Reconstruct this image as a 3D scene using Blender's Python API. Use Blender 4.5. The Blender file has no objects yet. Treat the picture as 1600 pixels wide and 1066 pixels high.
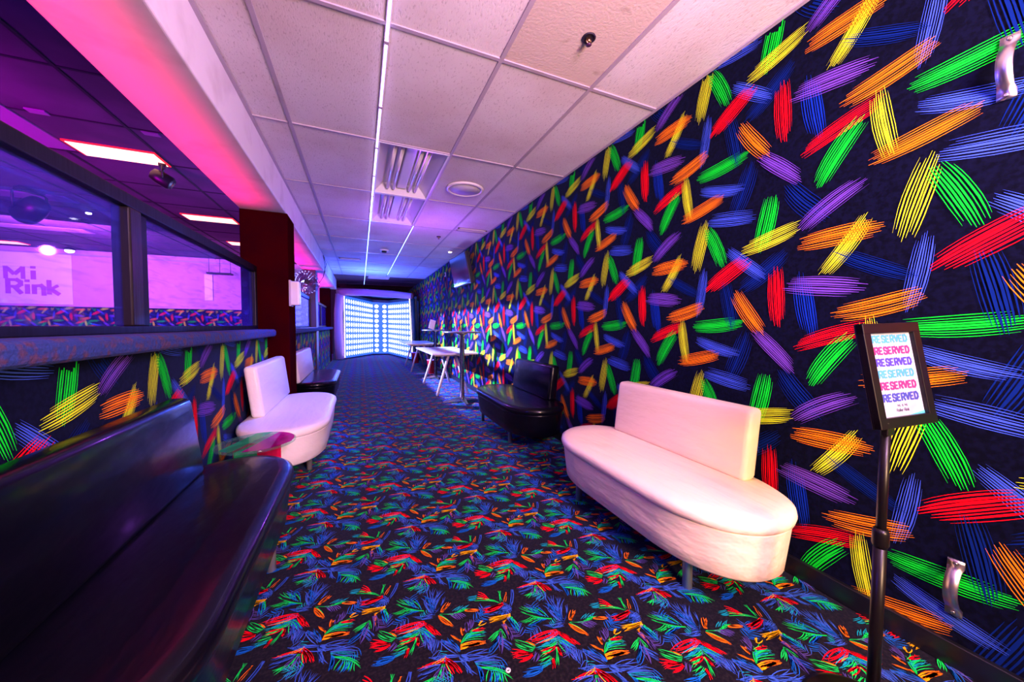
import bpy, bmesh, math, random
from mathutils import Vector, Matrix

# ---------------------------------------------------------------- camera
scene = bpy.context.scene
COL = scene.collection
F_PX, YAW, PITCH, ROLL, CAM_H = 554.8, .40358, .040562, .0063168, 1.191
fw = Vector((math.sin(YAW)*math.cos(PITCH), math.cos(YAW)*math.cos(PITCH), -math.sin(PITCH)))
rt = Vector((math.cos(YAW), -math.sin(YAW), 0)); up = rt.cross(fw)
r2 = rt*math.cos(ROLL) + up*math.sin(ROLL); u2 = -rt*math.sin(ROLL) + up*math.cos(ROLL)
cam_data = bpy.data.cameras.new('camera'); cam = bpy.data.objects.new('camera', cam_data)
COL.objects.link(cam)
cam_data.sensor_width = 36; cam_data.lens = F_PX/1600*36; cam_data.clip_start = .05
cam.matrix_world = Matrix((( r2.x, u2.x, -fw.x, 0), (r2.y, u2.y, -fw.y, 0), (r2.z, u2.z, -fw.z, CAM_H), (0, 0, 0, 1)))
scene.camera = cam

# ---------------------------------------------------------------- world, lights, exposure
scene.view_settings.view_transform = 'Standard'
scene.view_settings.look = 'None'
scene.view_settings.gamma = 1
scene.view_settings.exposure = 0.0
scene.view_settings.use_curve_mapping = False
try:
    scene.cycles.max_bounces = 6; scene.cycles.diffuse_bounces = 3; scene.cycles.glossy_bounces = 3
    scene.cycles.transmission_bounces = 6; scene.cycles.transparent_max_bounces = 12
    scene.cycles.sample_clamp_indirect = 4; scene.cycles.use_denoising = True
    scene.cycles.caustics_reflective = False; scene.cycles.caustics_refractive = False
except Exception:
    pass
world = bpy.data.worlds.new('world'); scene.world = world; world.use_nodes = True
world.node_tree.nodes['Background'].inputs[0].default_value = (.03, .02, .09, 1)
world.node_tree.nodes['Background'].inputs[1].default_value = .12

def light(name, kind, loc, color, power, size=.2, aim=None, size_y=None, spread=None, spot=None, blend=.5):
    d = bpy.data.lights.new(name, kind); d.color = color; d.energy = power
    if kind == 'AREA':
        d.size = size
        if size_y: d.shape = 'RECTANGLE'; d.size_y = size_y
        if spread: d.spread = spread
    else:
        d.shadow_soft_size = size
    if kind == 'SPOT': d.spot_size = spot; d.spot_blend = blend
    o = bpy.data.objects.new(name, d); COL.objects.link(o); o.location = loc
    if aim is not None:
        o.rotation_euler = (Vector(aim)-Vector(loc)).to_track_quat('-Z', 'Y').to_euler()
    return o

# warm lamp behind the camera and coloured rink lamps; unseen fills added for the hall
light('warm_lamp', 'AREA', (1.0, -1.3, 1.35), (1.0, .60, .34), 120, .4, aim=(1.6, 1.6, .7))
light('warm_ceiling_fill', 'AREA', (1.1, -.7, 1.9), (1.0, .66, .60), 66, .5, aim=(1.2, 1.3, 2.71))  # unseen fill added to brighten the near ceiling
light('violet_ceiling_fill', 'AREA', (.75, -.8, 2.15), (.84, .38, 1.0), 140, .6, aim=(.1, 3.6, 2.71))  # unseen fill added to give the ceiling its pink-violet glow
light('hall_blue_fill', 'POINT', (.30, 10.6, 1.9), (.04, .10, 1.0), 300, .05)  # unseen lamp added to carry the booth's blue down the hall
light('bench_blue_fill', 'SPOT', (.55, 4.6, 2.62), (.12, .14, 1.0), 420, .04, aim=(-.75, 4.0, .5), spot=.95, blend=.7)  # unseen spot added to turn the left white bench bluish
light('magenta_beam_fill', 'AREA', (-1.04, 1.3, 1.86), (1.0, .0, .16), 17, .06, aim=(-1.04, 1.3, 3), size_y=6.0, spread=1.1)  # unseen strip added to colour the beam underside magenta
light('magenta_beam_fill_far', 'AREA', (-1.04, 8.8, 1.86), (1.0, .0, .28), 24, .06, aim=(-1.04, 8.8, 3), size_y=7.4, spread=1.1)  # same added strip for the beam beyond the red column
light('rink_blue', 'POINT', (-3.2, .6, 2.6), (.05, .06, 1.0), 330, .1)
light('rink_flood', 'SPOT', (-5.6, 10.2, 3.74), (.36, .42, 1.0), 52000, .07, aim=(1.92, 6.9, 1.0), spot=.66, blend=.8)
light('hall_purple_fill', 'POINT', (.9, 5.3, 1.95), (.40, .08, 1.0), 42, .05)  # unseen fill added to make the middle ceiling more purple
light('rink_ceiling_wash', 'AREA', (-6.0, 3.0, .8), (.62, .0, .66), 560, 2.0, aim=(-6.5, 8.0, 3.8), spread=2.0)
light('rink_wall_wash', 'AREA', (-7.0, 12.8, 3.3), (.70, .26, 1.0), 1100, 2.5, aim=(-7.5, 17.7, 2.4))

# ---------------------------------------------------------------- helpers
PI = math.pi

def node_mat(name, base=(.8, .8, .8), rough=.5, metal=0, emit=None, estr=0, spec=.5, sheen=0, noise=None, bump=None, coat=0, alpha=1):
    m = bpy.data.materials.new(name); m.use_nodes = True
    nt = m.node_tree; b = nt.nodes['Principled BSDF']
    b.inputs['Base Color'].default_value = (*base, 1)
    b.inputs['Roughness'].default_value = rough
    b.inputs['Metallic'].default_value = metal
    b.inputs['Specular IOR Level'].default_value = spec
    b.inputs['Coat Weight'].default_value = coat
    b.inputs['Coat Roughness'].default_value = .1
    if sheen:
        b.inputs['Sheen Weight'].default_value = sheen; b.inputs['Sheen Roughness'].default_value = .35; b.inputs['Sheen Tint'].default_value = (.25, .4, 1, 1)
    if emit:
        b.inputs['Emission Color'].default_value = (*emit, 1); b.inputs['Emission Strength'].default_value = estr
    tc = None
    if noise or bump:
        tc = nt.nodes.new('ShaderNodeTexCoord')
    if noise:                                   # (scale, second colour, low, high)
        n = nt.nodes.new('ShaderNodeTexNoise'); n.inputs['Scale'].default_value = noise[0]; n.inputs['Detail'].default_value = 5
        r = nt.nodes.new('ShaderNodeValToRGB')
        r.color_ramp.elements[0].position = noise[2]; r.color_ramp.elements[0].color = (*base, 1)
        r.color_ramp.elements[1].position = noise[3]; r.color_ramp.elements[1].color = (*noise[1], 1)
        nt.links.new(tc.outputs['Object'], n.inputs['Vector']); nt.links.new(n.outputs['Fac'], r.inputs['Fac'])
        nt.links.new(r.outputs['Color'], b.inputs['Base Color'])
    if bump:                                    # (scale, strength, distance, stretch)
        mp = nt.nodes.new('ShaderNodeMapping'); mp.inputs['Scale'].default_value = bump[3] if len(bump) > 3 else (1, 1, 1)
        n = nt.nodes.new('ShaderNodeTexNoise'); n.inputs['Scale'].default_value = bump[0]; n.inputs['Detail'].default_value = 3
        bp = nt.nodes.new('ShaderNodeBump'); bp.inputs['Strength'].default_value = bump[1]; bp.inputs['Distance'].default_value = bump[2]
        nt.links.new(tc.outputs['Object'], mp.inputs['Vector']); nt.links.new(mp.outputs['Vector'], n.inputs['Vector'])
        nt.links.new(n.outputs['Fac'], bp.inputs['Height']); nt.links.new(bp.outputs['Normal'], b.inputs['Normal'])
    return m

def glass_mat(name, tint, haze, haze_col, gloss=.08, rough=.03):
    m = bpy.data.materials.new(name); m.use_nodes = True; nt = m.node_tree
    nt.nodes.clear(); N = nt.nodes.new
    out = N('ShaderNodeOutputMaterial'); tr = N('ShaderNodeBsdfTransparent'); tr.inputs[0].default_value = (*tint, 1)
    gl = N('ShaderNodeBsdfGlossy'); gl.inputs['Roughness'].default_value = rough; gl.inputs[0].default_value = (1, 1, 1, 1)
    df = N('ShaderNodeBsdfTranslucent'); df.inputs[0].default_value = (*haze_col, 1)
    d2 = N('ShaderNodeBsdfDiffuse'); d2.inputs[0].default_value = (*haze_col, 1)
    ad = N('ShaderNodeMixShader'); ad.inputs[0].default_value = .5
    nt.links.new(df.outputs[0], ad.inputs[1]); nt.links.new(d2.outputs[0], ad.inputs[2])
    # scratches: stretched noise raises the haze
    tc = N('ShaderNodeTexCoord'); mp = N('ShaderNodeMapping'); mp.inputs['Scale'].default_value = (1, .8, 5)
    mp.inputs['Rotation'].default_value = (.5, 0, 0)
    nz = N('ShaderNodeTexNoise'); nz.inputs['Scale'].default_value = 4; nz.inputs['Detail'].default_value = 6; nz.inputs['Distortion'].default_value = 1.5
    rp = N('ShaderNodeMapRange'); rp.inputs[1].default_value = .5; rp.inputs[2].default_value = .8
    rp.inputs[3].default_value = haze; rp.inputs[4].default_value = min(1, haze*3.0)
    nt.links.new(tc.outputs['Object'], mp.inputs[0]); nt.links.new(mp.outputs[0], nz.inputs['Vector'])
    nt.links.new(nz.outputs['Fac'], rp.inputs[0])
    m1 = N('ShaderNodeMixShader'); nt.links.new(rp.outputs[0], m1.inputs[0])
    nt.links.new(tr.outputs[0], m1.inputs[1]); nt.links.new(ad.outputs[0], m1.inputs[2])
    lw = N('ShaderNodeFresnel'); lw.inputs[0].default_value = 1.45
    mu = N('ShaderNodeMath'); mu.operation = 'MULTIPLY_ADD'; mu.inputs[1].default_value = gloss*.7; mu.inputs[2].default_value = gloss*.1
    nt.links.new(lw.outputs[0], mu.inputs[0])
    m2 = N('ShaderNodeMixShader'); nt.links.new(mu.outputs[0], m2.inputs[0])
    nt.links.new(m1.outputs[0], m2.inputs[1]); nt.links.new(gl.outputs[0], m2.inputs[2])
    nt.links.new(m2.outputs[0], out.inputs[0])
    return m

def link_mesh(name, me, mats, parent=None, smooth=False):
    o = bpy.data.objects.new(name, me); COL.objects.link(o)
    for m in (mats if isinstance(mats, (list, tuple)) else [mats]): me.materials.append(m)
    if parent is not None: o.parent = parent
    if smooth:
        me.polygons.foreach_set('use_smooth', [True]*len(me.polygons))
    return o

class MB:
    """collects shapes into one mesh"""
    def __init__(s): s.bm = bmesh.new()
    def box(s, x0, x1, y0, y1, z0, z1, bev=0, rot=None, piv=None, mat=0):
        r = bmesh.ops.create_cube(s.bm, size=1)
        vs = r['verts']
        for v in vs:
            v.co = Vector(((x0+x1)/2+v.co.x*(x1-x0), (y0+y1)/2+v.co.y*(y1-y0), (z0+z1)/2+v.co.z*(z1-z0)))
        fs = set(f for v in vs for f in v.link_faces)
        for f in fs: f.material_index = mat
        if bev > 0:
            es = set(e for v in vs for e in v.link_edges)
            rr = bmesh.ops.bevel(s.bm, geom=list(es), offset=bev, segments=3, profile=.5, affect='EDGES')
            vs = list(set(v for f in rr['faces'] for v in f.verts) | set(v for v in vs if v.is_valid))
            for f in rr['faces']: f.material_index = mat
            vs = list(set(vs))
        if rot is not None:
            bmesh.ops.rotate(s.bm, verts=vs, cent=Vector(piv if piv else ((x0+x1)/2, (y0+y1)/2, (z0+z1)/2)), matrix=rot)
        return s
    def tube(s, pts, r, n=12, cap=True, mat=0):
        pts = [Vector(p) for p in pts]; rings = []
        for i, p in enumerate(pts):
            d = (pts[min(i+1, len(pts)-1)]-pts[max(i-1, 0)]).normalized()
            a = Vector((0, 0, 1)) if abs(d.z) < .9 else Vector((1, 0, 0))
            u = d.cross(a).normalized(); w = d.cross(u)
            rr = r[i] if isinstance(r, (list, tuple)) else r
            rings.append([s.bm.verts.new(p+u*math.cos(2*PI*k/n)*rr+w*math.sin(2*PI*k/n)*rr) for k in range(n)])
        for a, b in zip(rings, rings[1:]):
            for k in range(n):
                f = s.bm.faces.new((a[k], a[(k+1) % n], b[(k+1) % n], b[k])); f.smooth = True; f.material_index = mat
        if cap:
            for q in (rings[0][::-1], rings[-1]):
                f = s.bm.faces.new(q); f.material_index = mat
        return s
    def lathe(s, prof, c=(0, 0, 0), n=32, mat=0, axis='z'):
        rings = []
        for r, z in prof:
            ring = []
            for k in range(n):
                a = 2*PI*k/n; x, y = r*math.cos(a), r*math.sin(a)
                co = {'z': (x, y, z), 'x': (z, x, y), 'y': (x, z, y)}[axis]
                ring.append(s.bm.verts.new(Vector(c)+Vector(co)))
            rings.append(ring)
        for a, b in zip(rings, rings[1:]):
            for k in range(n):
                f = s.bm.faces.new((a[k], a[(k+1) % n], b[(k+1) % n], b[k])); f.smooth = True; f.material_index = mat
        for q in (rings[0][::-1], rings[-1]):
            f = s.bm.faces.new(q); f.material_index = mat
        return s
    def quad(s, *p, mat=0):
        f = s.bm.faces.new([s.bm.verts.new(Vector(q)) for q in p]); f.material_index = mat
        return s
    def loft(s, rings, cap=True, smooth=True):
        rs = [[s.bm.verts.new(Vector(p)) for p in r] for r in rings]; n = len(rs[0])
        for a, b in zip(rs, rs[1:]):
            for k in range(n):
                f = s.bm.faces.new((a[k], a[(k+1) % n], b[(k+1) % n], b[k])); f.smooth = smooth
        if cap:
            s.bm.faces.new(rs[0][::-1]); f = s.bm.faces.new(rs[-1])
        return s
    def build(s, name, mats, parent=None, smooth=False):
        bmesh.ops.recalc_face_normals(s.bm, faces=s.bm.faces[:])
        me = bpy.data.meshes.new(name); s.bm.to_mesh(me); s.bm.free()
        return link_mesh(name, me, mats, parent, smooth)

def thing(name, label, cat, loc=(0, 0, 0), rz=0, group=None):
    o = bpy.data.objects.new(name, None); COL.objects.link(o); o.empty_display_size = .1
    o.location = loc; o.rotation_euler = (0, 0, rz); o['label'] = label; o['category'] = cat
    if group: o['group'] = group
    return o
def tag(o, label, cat, group=None):
    o['label'] = label; o['category'] = cat
    if group: o['group'] = group
    return o
def struct(o, label=None):
    o['kind'] = 'structure'
    if label: o['label'] = label
    return o
def copy_tree(o, parent=None):
    c = o.copy(); COL.objects.link(c)
    if parent is not None: c.parent = parent
    for ch in list(o.children): copy_tree(ch, c)
    return c
def shade_flat_bevel(o, w=.003):
    md = o.modifiers.new('bevel', 'BEVEL'); md.width = w; md.segments = 2; md.limit_method = 'ANGLE'
    return o

GLYPH = {  # polylines in a 1 x 1 box
 'R': [[(0, 0), (0, 1)], [(0, .93), (.62, .93), (.86, .80), (.86, .62), (.62, .48), (.0, .48)], [(.42, .48), (.92, 0)]],
 'E': [[(0, 0), (0, 1)], [(0, .93), (.85, .93)], [(0, .5), (.72, .5)], [(0, .07), (.85, .07)]],
 'S': [[(.84, .80), (.62, .93), (.22, .93), (.03, .78), (.12, .58), (.74, .42), (.85, .22), (.62, .07), (.2, .07), (0, .20)]],
 'V': [[(-.05, 1), (.42, .04)], [(.90, 1), (.42, .04)]],
 'D': [[(0, 0), (0, 1)], [(0, .93), (.5, .93), (.85, .68), (.85, .32), (.5, .07), (0, .07)]],
 'M': [[(0, 0), (0, 1)], [(0, .95), (.5, .35)], [(1.0, .95), (.5, .35)], [(1.0, 0), (1.0, 1)]],
 'A': [[(0, 0), (.42, 1)], [(.84, 0), (.42, 1)], [(.15, .3), (.7, .3)]],
 'i': [[(0, 0), (0, .66)], [(0, .80), (0, .98)]],
 'n': [[(0, 0), (0, .66)], [(0, .56), (.48, .60), (.66, .46), (.66, 0)]],
 'k': [[(0, 0), (0, 1)], [(.05, .34), (.66, .64)], [(.12, .36), (.74, .0)]],
 'o': [[(0, .33), (.12, .58), (.45, .60), (.66, .42), (.66, .2), (.45, .06), (.12, .06), (0, .33)]],
 'l': [[(0, 0), (0, 1)]], 'e': [[(0, .33), (.64, .33), (.5, .60), (.14, .60), (0, .33), (.14, .06), (.6, .08)]],
 'r': [[(0, 0), (0, .66)], [(0, .5), (.2, .62), (.5, .62)]],
}
ADV = {'M': 1.45, 'i': .48, 'l': .45, 'V': 1.22, ' ': .6, 'n': 1.05, 'o': 1.05, 'e': 1.0, 'r': .8, 'k': 1.1, 'A': 1.2}
def block_text(name, word, x0, y0, gw, gh, th, P3, mat, parent, adv=1.22):
    """raised block letters; P3(x, y, z) maps the lettering plane into the scene"""
    bm = bmesh.new(); x = x0; lift = 0
    for ch in word:
        for pl in GLYPH.get(ch, []):
            pts = [(x+px*gw, y0+py*gh) for px, py in pl]
            for (ax, ay), (bx, by) in zip(pts, pts[1:]):
                L = math.hypot(bx-ax, by-ay) or 1e-6; dx, dy = (bx-ax)/L, (by-ay)/L; e = th*.38 if len(pl) > 2 else 0
                thick = th*(.75 if abs(dx) > .8 else 1)
                nx, ny = -dy*thick/2, dx*thick/2; lift += th*.002
                q = [(ax-dx*e+nx, ay-dy*e+ny), (ax-dx*e-nx, ay-dy*e-ny), (bx+dx*e-nx, by+dy*e-ny), (bx+dx*e+nx, by+dy*e+ny)]
                bm.faces.new([bm.verts.new(P3(a, c, lift)) for a, c in q])
        x += gw*ADV.get(ch, adv)
    me = bpy.data.meshes.new(name); bm.to_mesh(me); bm.free()
    return link_mesh(name, me, mat, parent)

WALL_STROKES = [('navy', 0.568, 0.247, 0.48, 0.009, 0.094), ('navy', 0.749, 0.661, 0.533, 0.493, 0.086), ('peri', 0.266, 0.213, 0.525, 0.139, 0.064), ('peri', 0.323, 0.923, 0.593, 0.877, 0.078), ('blue', 0.82, 0.54, 0.866, 0.257, 0.078), ('purp', 0.754, 0.499, 1.046, 0.456, 0.085), ('peri', 0.302, 0.628, 0.265, 0.365, 0.059), ('peri', 0.453, 0.716, 0.645, 0.557, 0.065), ('navy', 0.756, 0.969, 0.908, 0.794, 0.09), ('purp', -0.112, 0.748, 0.115, 0.904, 0.074), ('red', -0.108, 0.203, 0.164, 0.295, 0.069), ('green', -0.036, 0.041, 0.094, 0.243, 0.078), ('green', 0.678, 0.954, 0.625, 0.693, 0.088), ('green', 0.238, 0.291, 0.546, 0.319, 0.074), ('yel', 0.135, 0.754, -0.018, 0.524, 0.064), ('navy', 0.055, 0.607, 0.247, 0.499, 0.061), ('oran', -0.117, 0.684, 0.175, 0.695, 0.08), ('red', 0.707, 0.588, 0.728, 0.302, 0.075), ('red', 0.335, 0.51, 0.567, 0.66, 0.09), ('navy', 0.433, 0.553, 0.496, 0.275, 0.081), ('yel', 0.539, 0.707, 0.805, 0.771, 0.078), ('yel', 0.31, 0.919, 0.24, 0.638, 0.079), ('green', 0.316, 0.878, 0.423, 0.643, 0.076), ('purp', 0.631, 0.255, 0.786, 0.103, 0.068), ('oran', 0.507, 0.475, 0.645, 0.273, 0.078), ('oran', 0.034, 0.349, 0.307, 0.417, 0.078), ('yel', 0.149, 0.333, 0.197, 0.069, 0.062), ('oran', 0.136, 0.064, 0.42, 0.136, 0.072)]
CARPET_FANS = [('red', 4, 7, -121, 9, 3, -15, -93, -19, 4, 9), ('red', 4, 7, 58, -87, 0, -14, 32, -74, 4, 9), ('teal', -14, -19, -104, -27, -19, -40, -101, -45, 4, 6), ('green', -13, -29, -68, -20, -26, -53, -107, -61, 3, 6), ('blue', -9, -24, 39, -90, -16, -54, 0, -111, 4, 6), ('green', -9, -21, 37, -77, -21, -49, -18, -98, 3, 5), ('green', -30, -45, -112, -68, -31, -51, -108, -75, 2, 7), ('green', -104, -31, -162, 27, -125, -44, -168, 3, 4, 6), ('oran', -104, -24, -128, 12, -104, -27, -121, 3, 2, 5), ('red', -135, -46, -190, -4, -128, -52, -208, -40, 4, 9), ('red', -130, -54, -187, -46, -129, -61, -183, -65, 3, 8), ('purp', -115, -45, -146, -69, -103, -69, -128, -88, 3, 5), ('red', -37, -55, -96, -50, -38, -65, -93, -67, 3, 8), ('red', -35, -60, -38, -96, -28, -66, -29, -99, 3, 9), ('red', -65, -97, -84, -138, -72, -94, -86, -117, 3, 7), ('green', -33, -61, -67, -131, -38, -62, -72, -117, 2, 5), ('green', -75, -80, -123, -81, -67, -96, -111, -107, 3, 5), ('teal', -81, -96, -129, -93, -83, -112, -126, -123, 4, 5), ('blue', -111, -107, -170, -99, -126, -123, -202, -113, 6, 6), ('peri', -10, -44, -20, -97, 10, -78, 11, -158, 6, 5), ('peri', 15, -80, -2, -123, 50, -114, 29, -165, 5, 5), ('peri', 52, -105, 101, -178, 44, -115, 92, -192, 4, 8), ('blue', 52, -102, 67, -128, 59, -142, 51, -108, 2, 6), ('peri', -9, -161, 100, -201, 8, -174, 223, -263, 3, 7), ('peri', 100, -201, 197, -203, 106, -215, 229, -260, 4, 6), ('peri', 97, -194, 148, -209, 94, -207, 103, -246, 5, 9), ('peri', 104, -225, 135, -286, 95, -221, 109, -275, 4, 7), ('oran', 112, -156, 204, -175, 106, -177, 196, -184, 5, 11), ('yel', 113, -153, 153, -160, 106, -177, 130, -184, 3, 7), ('oran', 114, -147, 82, -108, 120, -137, 93, -97, 3, 6), ('oran', 128, -121, 134, -84, 133, -117, 145, -95, 3, 7), ('green', 113, -153, 144, -115, 115, -154, 216, -98, 2, 6), ('teal', 132, -142, 207, -158, 149, -117, 219, -133, 5, 6), ('green', 129, -150, 200, -164, 162, -109, 226, -119, 4, 5), ('red', 167, -111, 221, -117, 169, -115, 213, -124, 2, 8), ('purp', 144, -115, 151, -70, 173, -100, 192, -59, 5, 5), ('yel', 199, -97, 217, -80, 203, -103, 234, -98, 3, 7), ('blue', 100, -183, 73, -104, 106, -180, 78, -126, 3, 6), ('red', 43, -191, -53, -186, 40, -204, -15, -197, 4, 9), ('red', 49, -185, 95, -264, 45, -206, 58, -251, 6, 10), ('yel', 53, -178, 36, -202, 43, -194, -51, -190, 2, 4), ('green', 31, -205, -7, -254, 48, -212, 51, -279, 3, 5), ('peri', 26, -203, -52, -197, 19, -216, -49, -234, 6, 6), ('purp', 28, -215, -24, -247, 42, -220, 35, -272, 5, 5), ('green', -9, -241, -42, -247, 4, -241, -27, -263, 3, 6), ('teal', 140, -245, 230, -283, 143, -258, 239, -324, 4, 5), ('green', 155, -268, 242, -331, 153, -273, 239, -350, 2, 6), ('blue', 143, -258, 139, -316, 158, -275, 146, -319, 4, 8), ('green', 174, -286, 156, -325, 225, -323, 225, -359, 5, 6), ('blue', 181, -295, 162, -332, 216, -320, 198, -352, 4, 6), ('peri', 139, -240, 223, -263, 142, -246, 237, -292, 3, 5), ('peri', 45, 21, 7, 132, 45, 21, 118, 98, 8, 7), ('peri', 23, 26, -39, 45, 43, 11, -9, 25, 3, 6), ('peri', 52, 60, 38, 184, 55, 75, 125, 130, 7, 5), ('blue', 67, 78, 21, 147, 47, 32, 40, 122, 4, 5), ('green', 12, 58, -89, 143, 11, 54, -84, 133, 2, 6), ('green', 8, 67, -32, 144, -42, 111, -98, 163, 4, 5), ('blue', 7, 63, -15, 141, -27, 93, -59, 155, 3, 6), ('blue', -4, 61, -76, 50, -34, 81, -101, 64, 4, 8), ('green', -14, 68, -85, 64, -54, 104, -114, 99, 4, 5), ('oran', 73, 24, 111, 64, 83, 17, 124, 46, 4, 7), ('oran', 62, 10, 107, -69, 62, -4, 93, -60, 4, 9), ('green', 65, 13, 80, -47, 76, 12, 196, 4, 2, 5), ('purp', 97, 3, 124, -48, 150, -12, 165, -40, 5, 6), ('teal', 116, 10, 149, 28, 170, -4, 203, 9, 4, 5), ('oran', 170, -4, 225, -27, 168, -11, 220, -34, 2, 10), ('green', 124, -1, 167, 8, 140, -7, 200, -2, 2, 6), ('red', 331, -28, 247, -33, 331, -44, 239, -48, 5, 10), ('red', 255, 76, 280, 18, 234, 29, 297, -2, 3, 8), ('green', 239, 47, 333, -41, 219, 22, 300, -11, 2, 6), ('peri', 404, 22, 359, -68, 393, 27, 349, -48, 3, 6), ('peri', 356, -75, 240, -61, 354, -50, 306, -77, 4, 7), ('green', 333, 43, 319, -19, 350, 36, 333, -25, 2, 5), ('oran', 364, 21, 341, -28, 370, 19, 341, -36, 2, 5), ('teal', 242, 55, 199, 56, 227, 27, 192, 34, 4, 5), ('yel', 335, -96, 250, -83, 329, -109, 246, -110, 6, 8), ('yel', 340, -91, 297, -131, 335, -111, 296, -117, 2, 8), ('green', 326, -104, 341, -191, 340, -113, 336, -175, 3, 6), ('blue', 329, -109, 341, -184, 317, -111, 328, -195, 3, 6), ('oran', 299, -125, 297, -186, 296, -124, 292, -157, 2, 5), ('purp', 302, -133, 307, -215, 284, -133, 283, -205, 5, 5), ('green', 272, -149, 217, -178, 268, -160, 213, -189, 3, 6), ('green', 272, -149, 269, -200, 277, -151, 276, -196, 2, 5), ('blue', 256, -175, 196, -223, 262, -190, 195, -240, 5, 5), ('peri', 264, -185, 289, -233, 247, -215, 269, -254, 6, 5), ('purp', 270, -161, 232, -245, 273, -162, 239, -248, 2, 6)]
# ---------------------------------------------------------------- patterns
CI = {'navy': 1, 'peri': 2, 'blue': 3, 'purp': 4, 'red': 5, 'green': 6, 'yel': 7, 'oran': 8, 'teal': 9}
wall_base = node_mat('wall_carpet_black', (.0010, .0012, .006), .95, spec=.05, sheen=.22, noise=(60, (.0022, .0028, .014), .4, .6))
def pile(name, c): return node_mat(name, c, .95, spec=.05, sheen=.04)
wall_mats = [wall_base, pile('navy_pile', (.002, .014, .13)), pile('periwinkle_pile', (.045, .10, .60)), pile('blue_pile', (.004, .028, .32)),
             pile('purple_pile', (.15, .055, .42)), pile('red_pile', (.92, .002, .012)), pile('green_pile', (.004, .82, .025)),
             pile('yellow_pile', (.72, .90, .02)), pile('orange_pile', (1.0, .235, .006)), pile('teal_pile', (.01, .38, .42))]
floor_base = node_mat('floor_carpet_black', (.004, .003, .005), .95, spec=.1, sheen=.35, noise=(90, (.016, .012, .014), .45, .7))
floor_mats = [floor_base, pile('floor_navy', (.01, .03, .2)), pile('floor_periwinkle', (.040, .12, .56)), pile('floor_blue', (.005, .13, .55)),
              pile('floor_purple', (.10, .07, .32)), pile('floor_red', (.95, .002, .012)), pile('floor_green', (.006, .80, .09)),
              pile('floor_yellow', (.95, .50, .004)), pile('floor_orange', (.95, .20, .008)), pile('floor_teal', (.006, .38, .46))]

def hatch_lines(st, rnd):
    """one crayon stroke = several tapering lines; returns list of (left points, right points) in pattern space"""
    c, ax, ay, bx, by, w = st; w *= 1.14
    k_ = max(1, .275/math.hypot(bx-ax, by-ay)); mx_, my_ = (ax+bx)/2, (ay+by)/2
    ax, ay, bx, by = mx_+(ax-mx_)*k_, my_+(ay-my_)*k_, mx_+(bx-mx_)*k_, my_+(by-my_)*k_
    L = math.hypot(bx-ax, by-ay); dx, dy = (bx-ax)/L, (by-ay)/L; nx, ny = -dy, dx
    n = 9; out = []; shear = rnd.uniform(-.35, .35)*w; bend = rnd.uniform(-.012, .012)
    for i in range(n):
        t = (i+.5)/n*2-1
        off = t*w*.5 + rnd.uniform(-.1, .1)*w/n
        s0 = -.07 + abs(t)**1.5*.10 + rnd.uniform(0, .13); s1 = 1.07-abs(t)**1.5*.10-rnd.uniform(0, .13)
        hw = w/n*rnd.uniform(.17, .42)*(1.12-.42*abs(t))
        if i in (0, n-1): hw *= .55
        row = []
        for k in range(7):
            u = s0+(s1-s0)*k/6; e = 4*u*(1-u)
            o2 = off*(.80+.20*e)+bend*e+rnd.uniform(-.0006, .0006)
            x = ax+dx*(u*L)+nx*o2+dx*shear*t*.5; y = ay+dy*(u*L)+ny*o2+dy*shear*t*.5
            hh = hw*(.15+.85*min(1, 4*min(k/6, 1-k/6)+.05))*rnd.uniform(.85, 1.1)
            row.append(((x+nx*hh, y+ny*hh), (x-nx*hh, y-ny*hh)))
        out.append(row)
    return out
_r = random.Random(5)
WALL_LINES = [(CI[s[0]], hatch_lines(s, _r)) for s in WALL_STROKES]
PU, PV = .92, .905
def wall_pattern(u0, u1, v0, v1, to3d, ou=0, ov=0, step=1, base=.0008):
    """to3d(u, v, lift) -> point.  Returns verts, faces, indices of the crayon pattern on a rectangle"""
    V, Fc, Mi = [], [], []
    for i in range(math.floor((u0-ou)/PU)-1, math.ceil((u1-ou)/PU)+1):
        for j in range(math.floor((v0-ov)/PV)-1, math.ceil((v1-ov)/PV)+1):
            for q, (ci, lines) in enumerate(WALL_LINES):
                lift = base+q*.0002
                for row in lines:
                    pts = []
                    for a, b in row[::step]:
                        ua, va, ub, vb = a[0]+i*PU+ou, a[1]+j*PV+ov, b[0]+i*PU+ou, b[1]+j*PV+ov
                        pts.append((ua, va, ub, vb))
                    idx = None
                    for (ua, va, ub, vb) in pts:
                        if not (u0 < ua < u1 and u0 < ub < u1 and v0 < va < v1 and v0 < vb < v1): idx = None; continue
                        k = len(V); V.append(to3d(ua, va, lift)); V.append(to3d(ub, vb, lift))
                        if idx is not None: Fc.append((idx, idx+1, k+1, k)); Mi.append(ci)
                        idx = k
    return V, Fc, Mi
def pattern_object(name, box, V, Fc, Mi, mats, parent=None):
    """solid slab (box corners) plus pattern faces, one mesh"""
    x0, x1, y0, y1, z0, z1 = box
    k = len(V)
    V = V+[(x, y, z) for x in (x0, x1) for y in (y0, y1) for z in (z0, z1)]
    B = [(0, 1, 3, 2), (4, 6, 7, 5), (0, 4, 5, 1), (2, 3, 7, 6), (0, 2, 6, 4), (1, 5, 7, 3)]
    Fc = Fc+[tuple(k+i for i in f) for f in B]; Mi = Mi+[0]*6
    me = bpy.data.meshes.new(name); me.from_pydata(V, [], Fc); me.update()
    me.polygons.foreach_set('material_index', Mi)
    return link_mesh(name, me, mats, parent)

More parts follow.
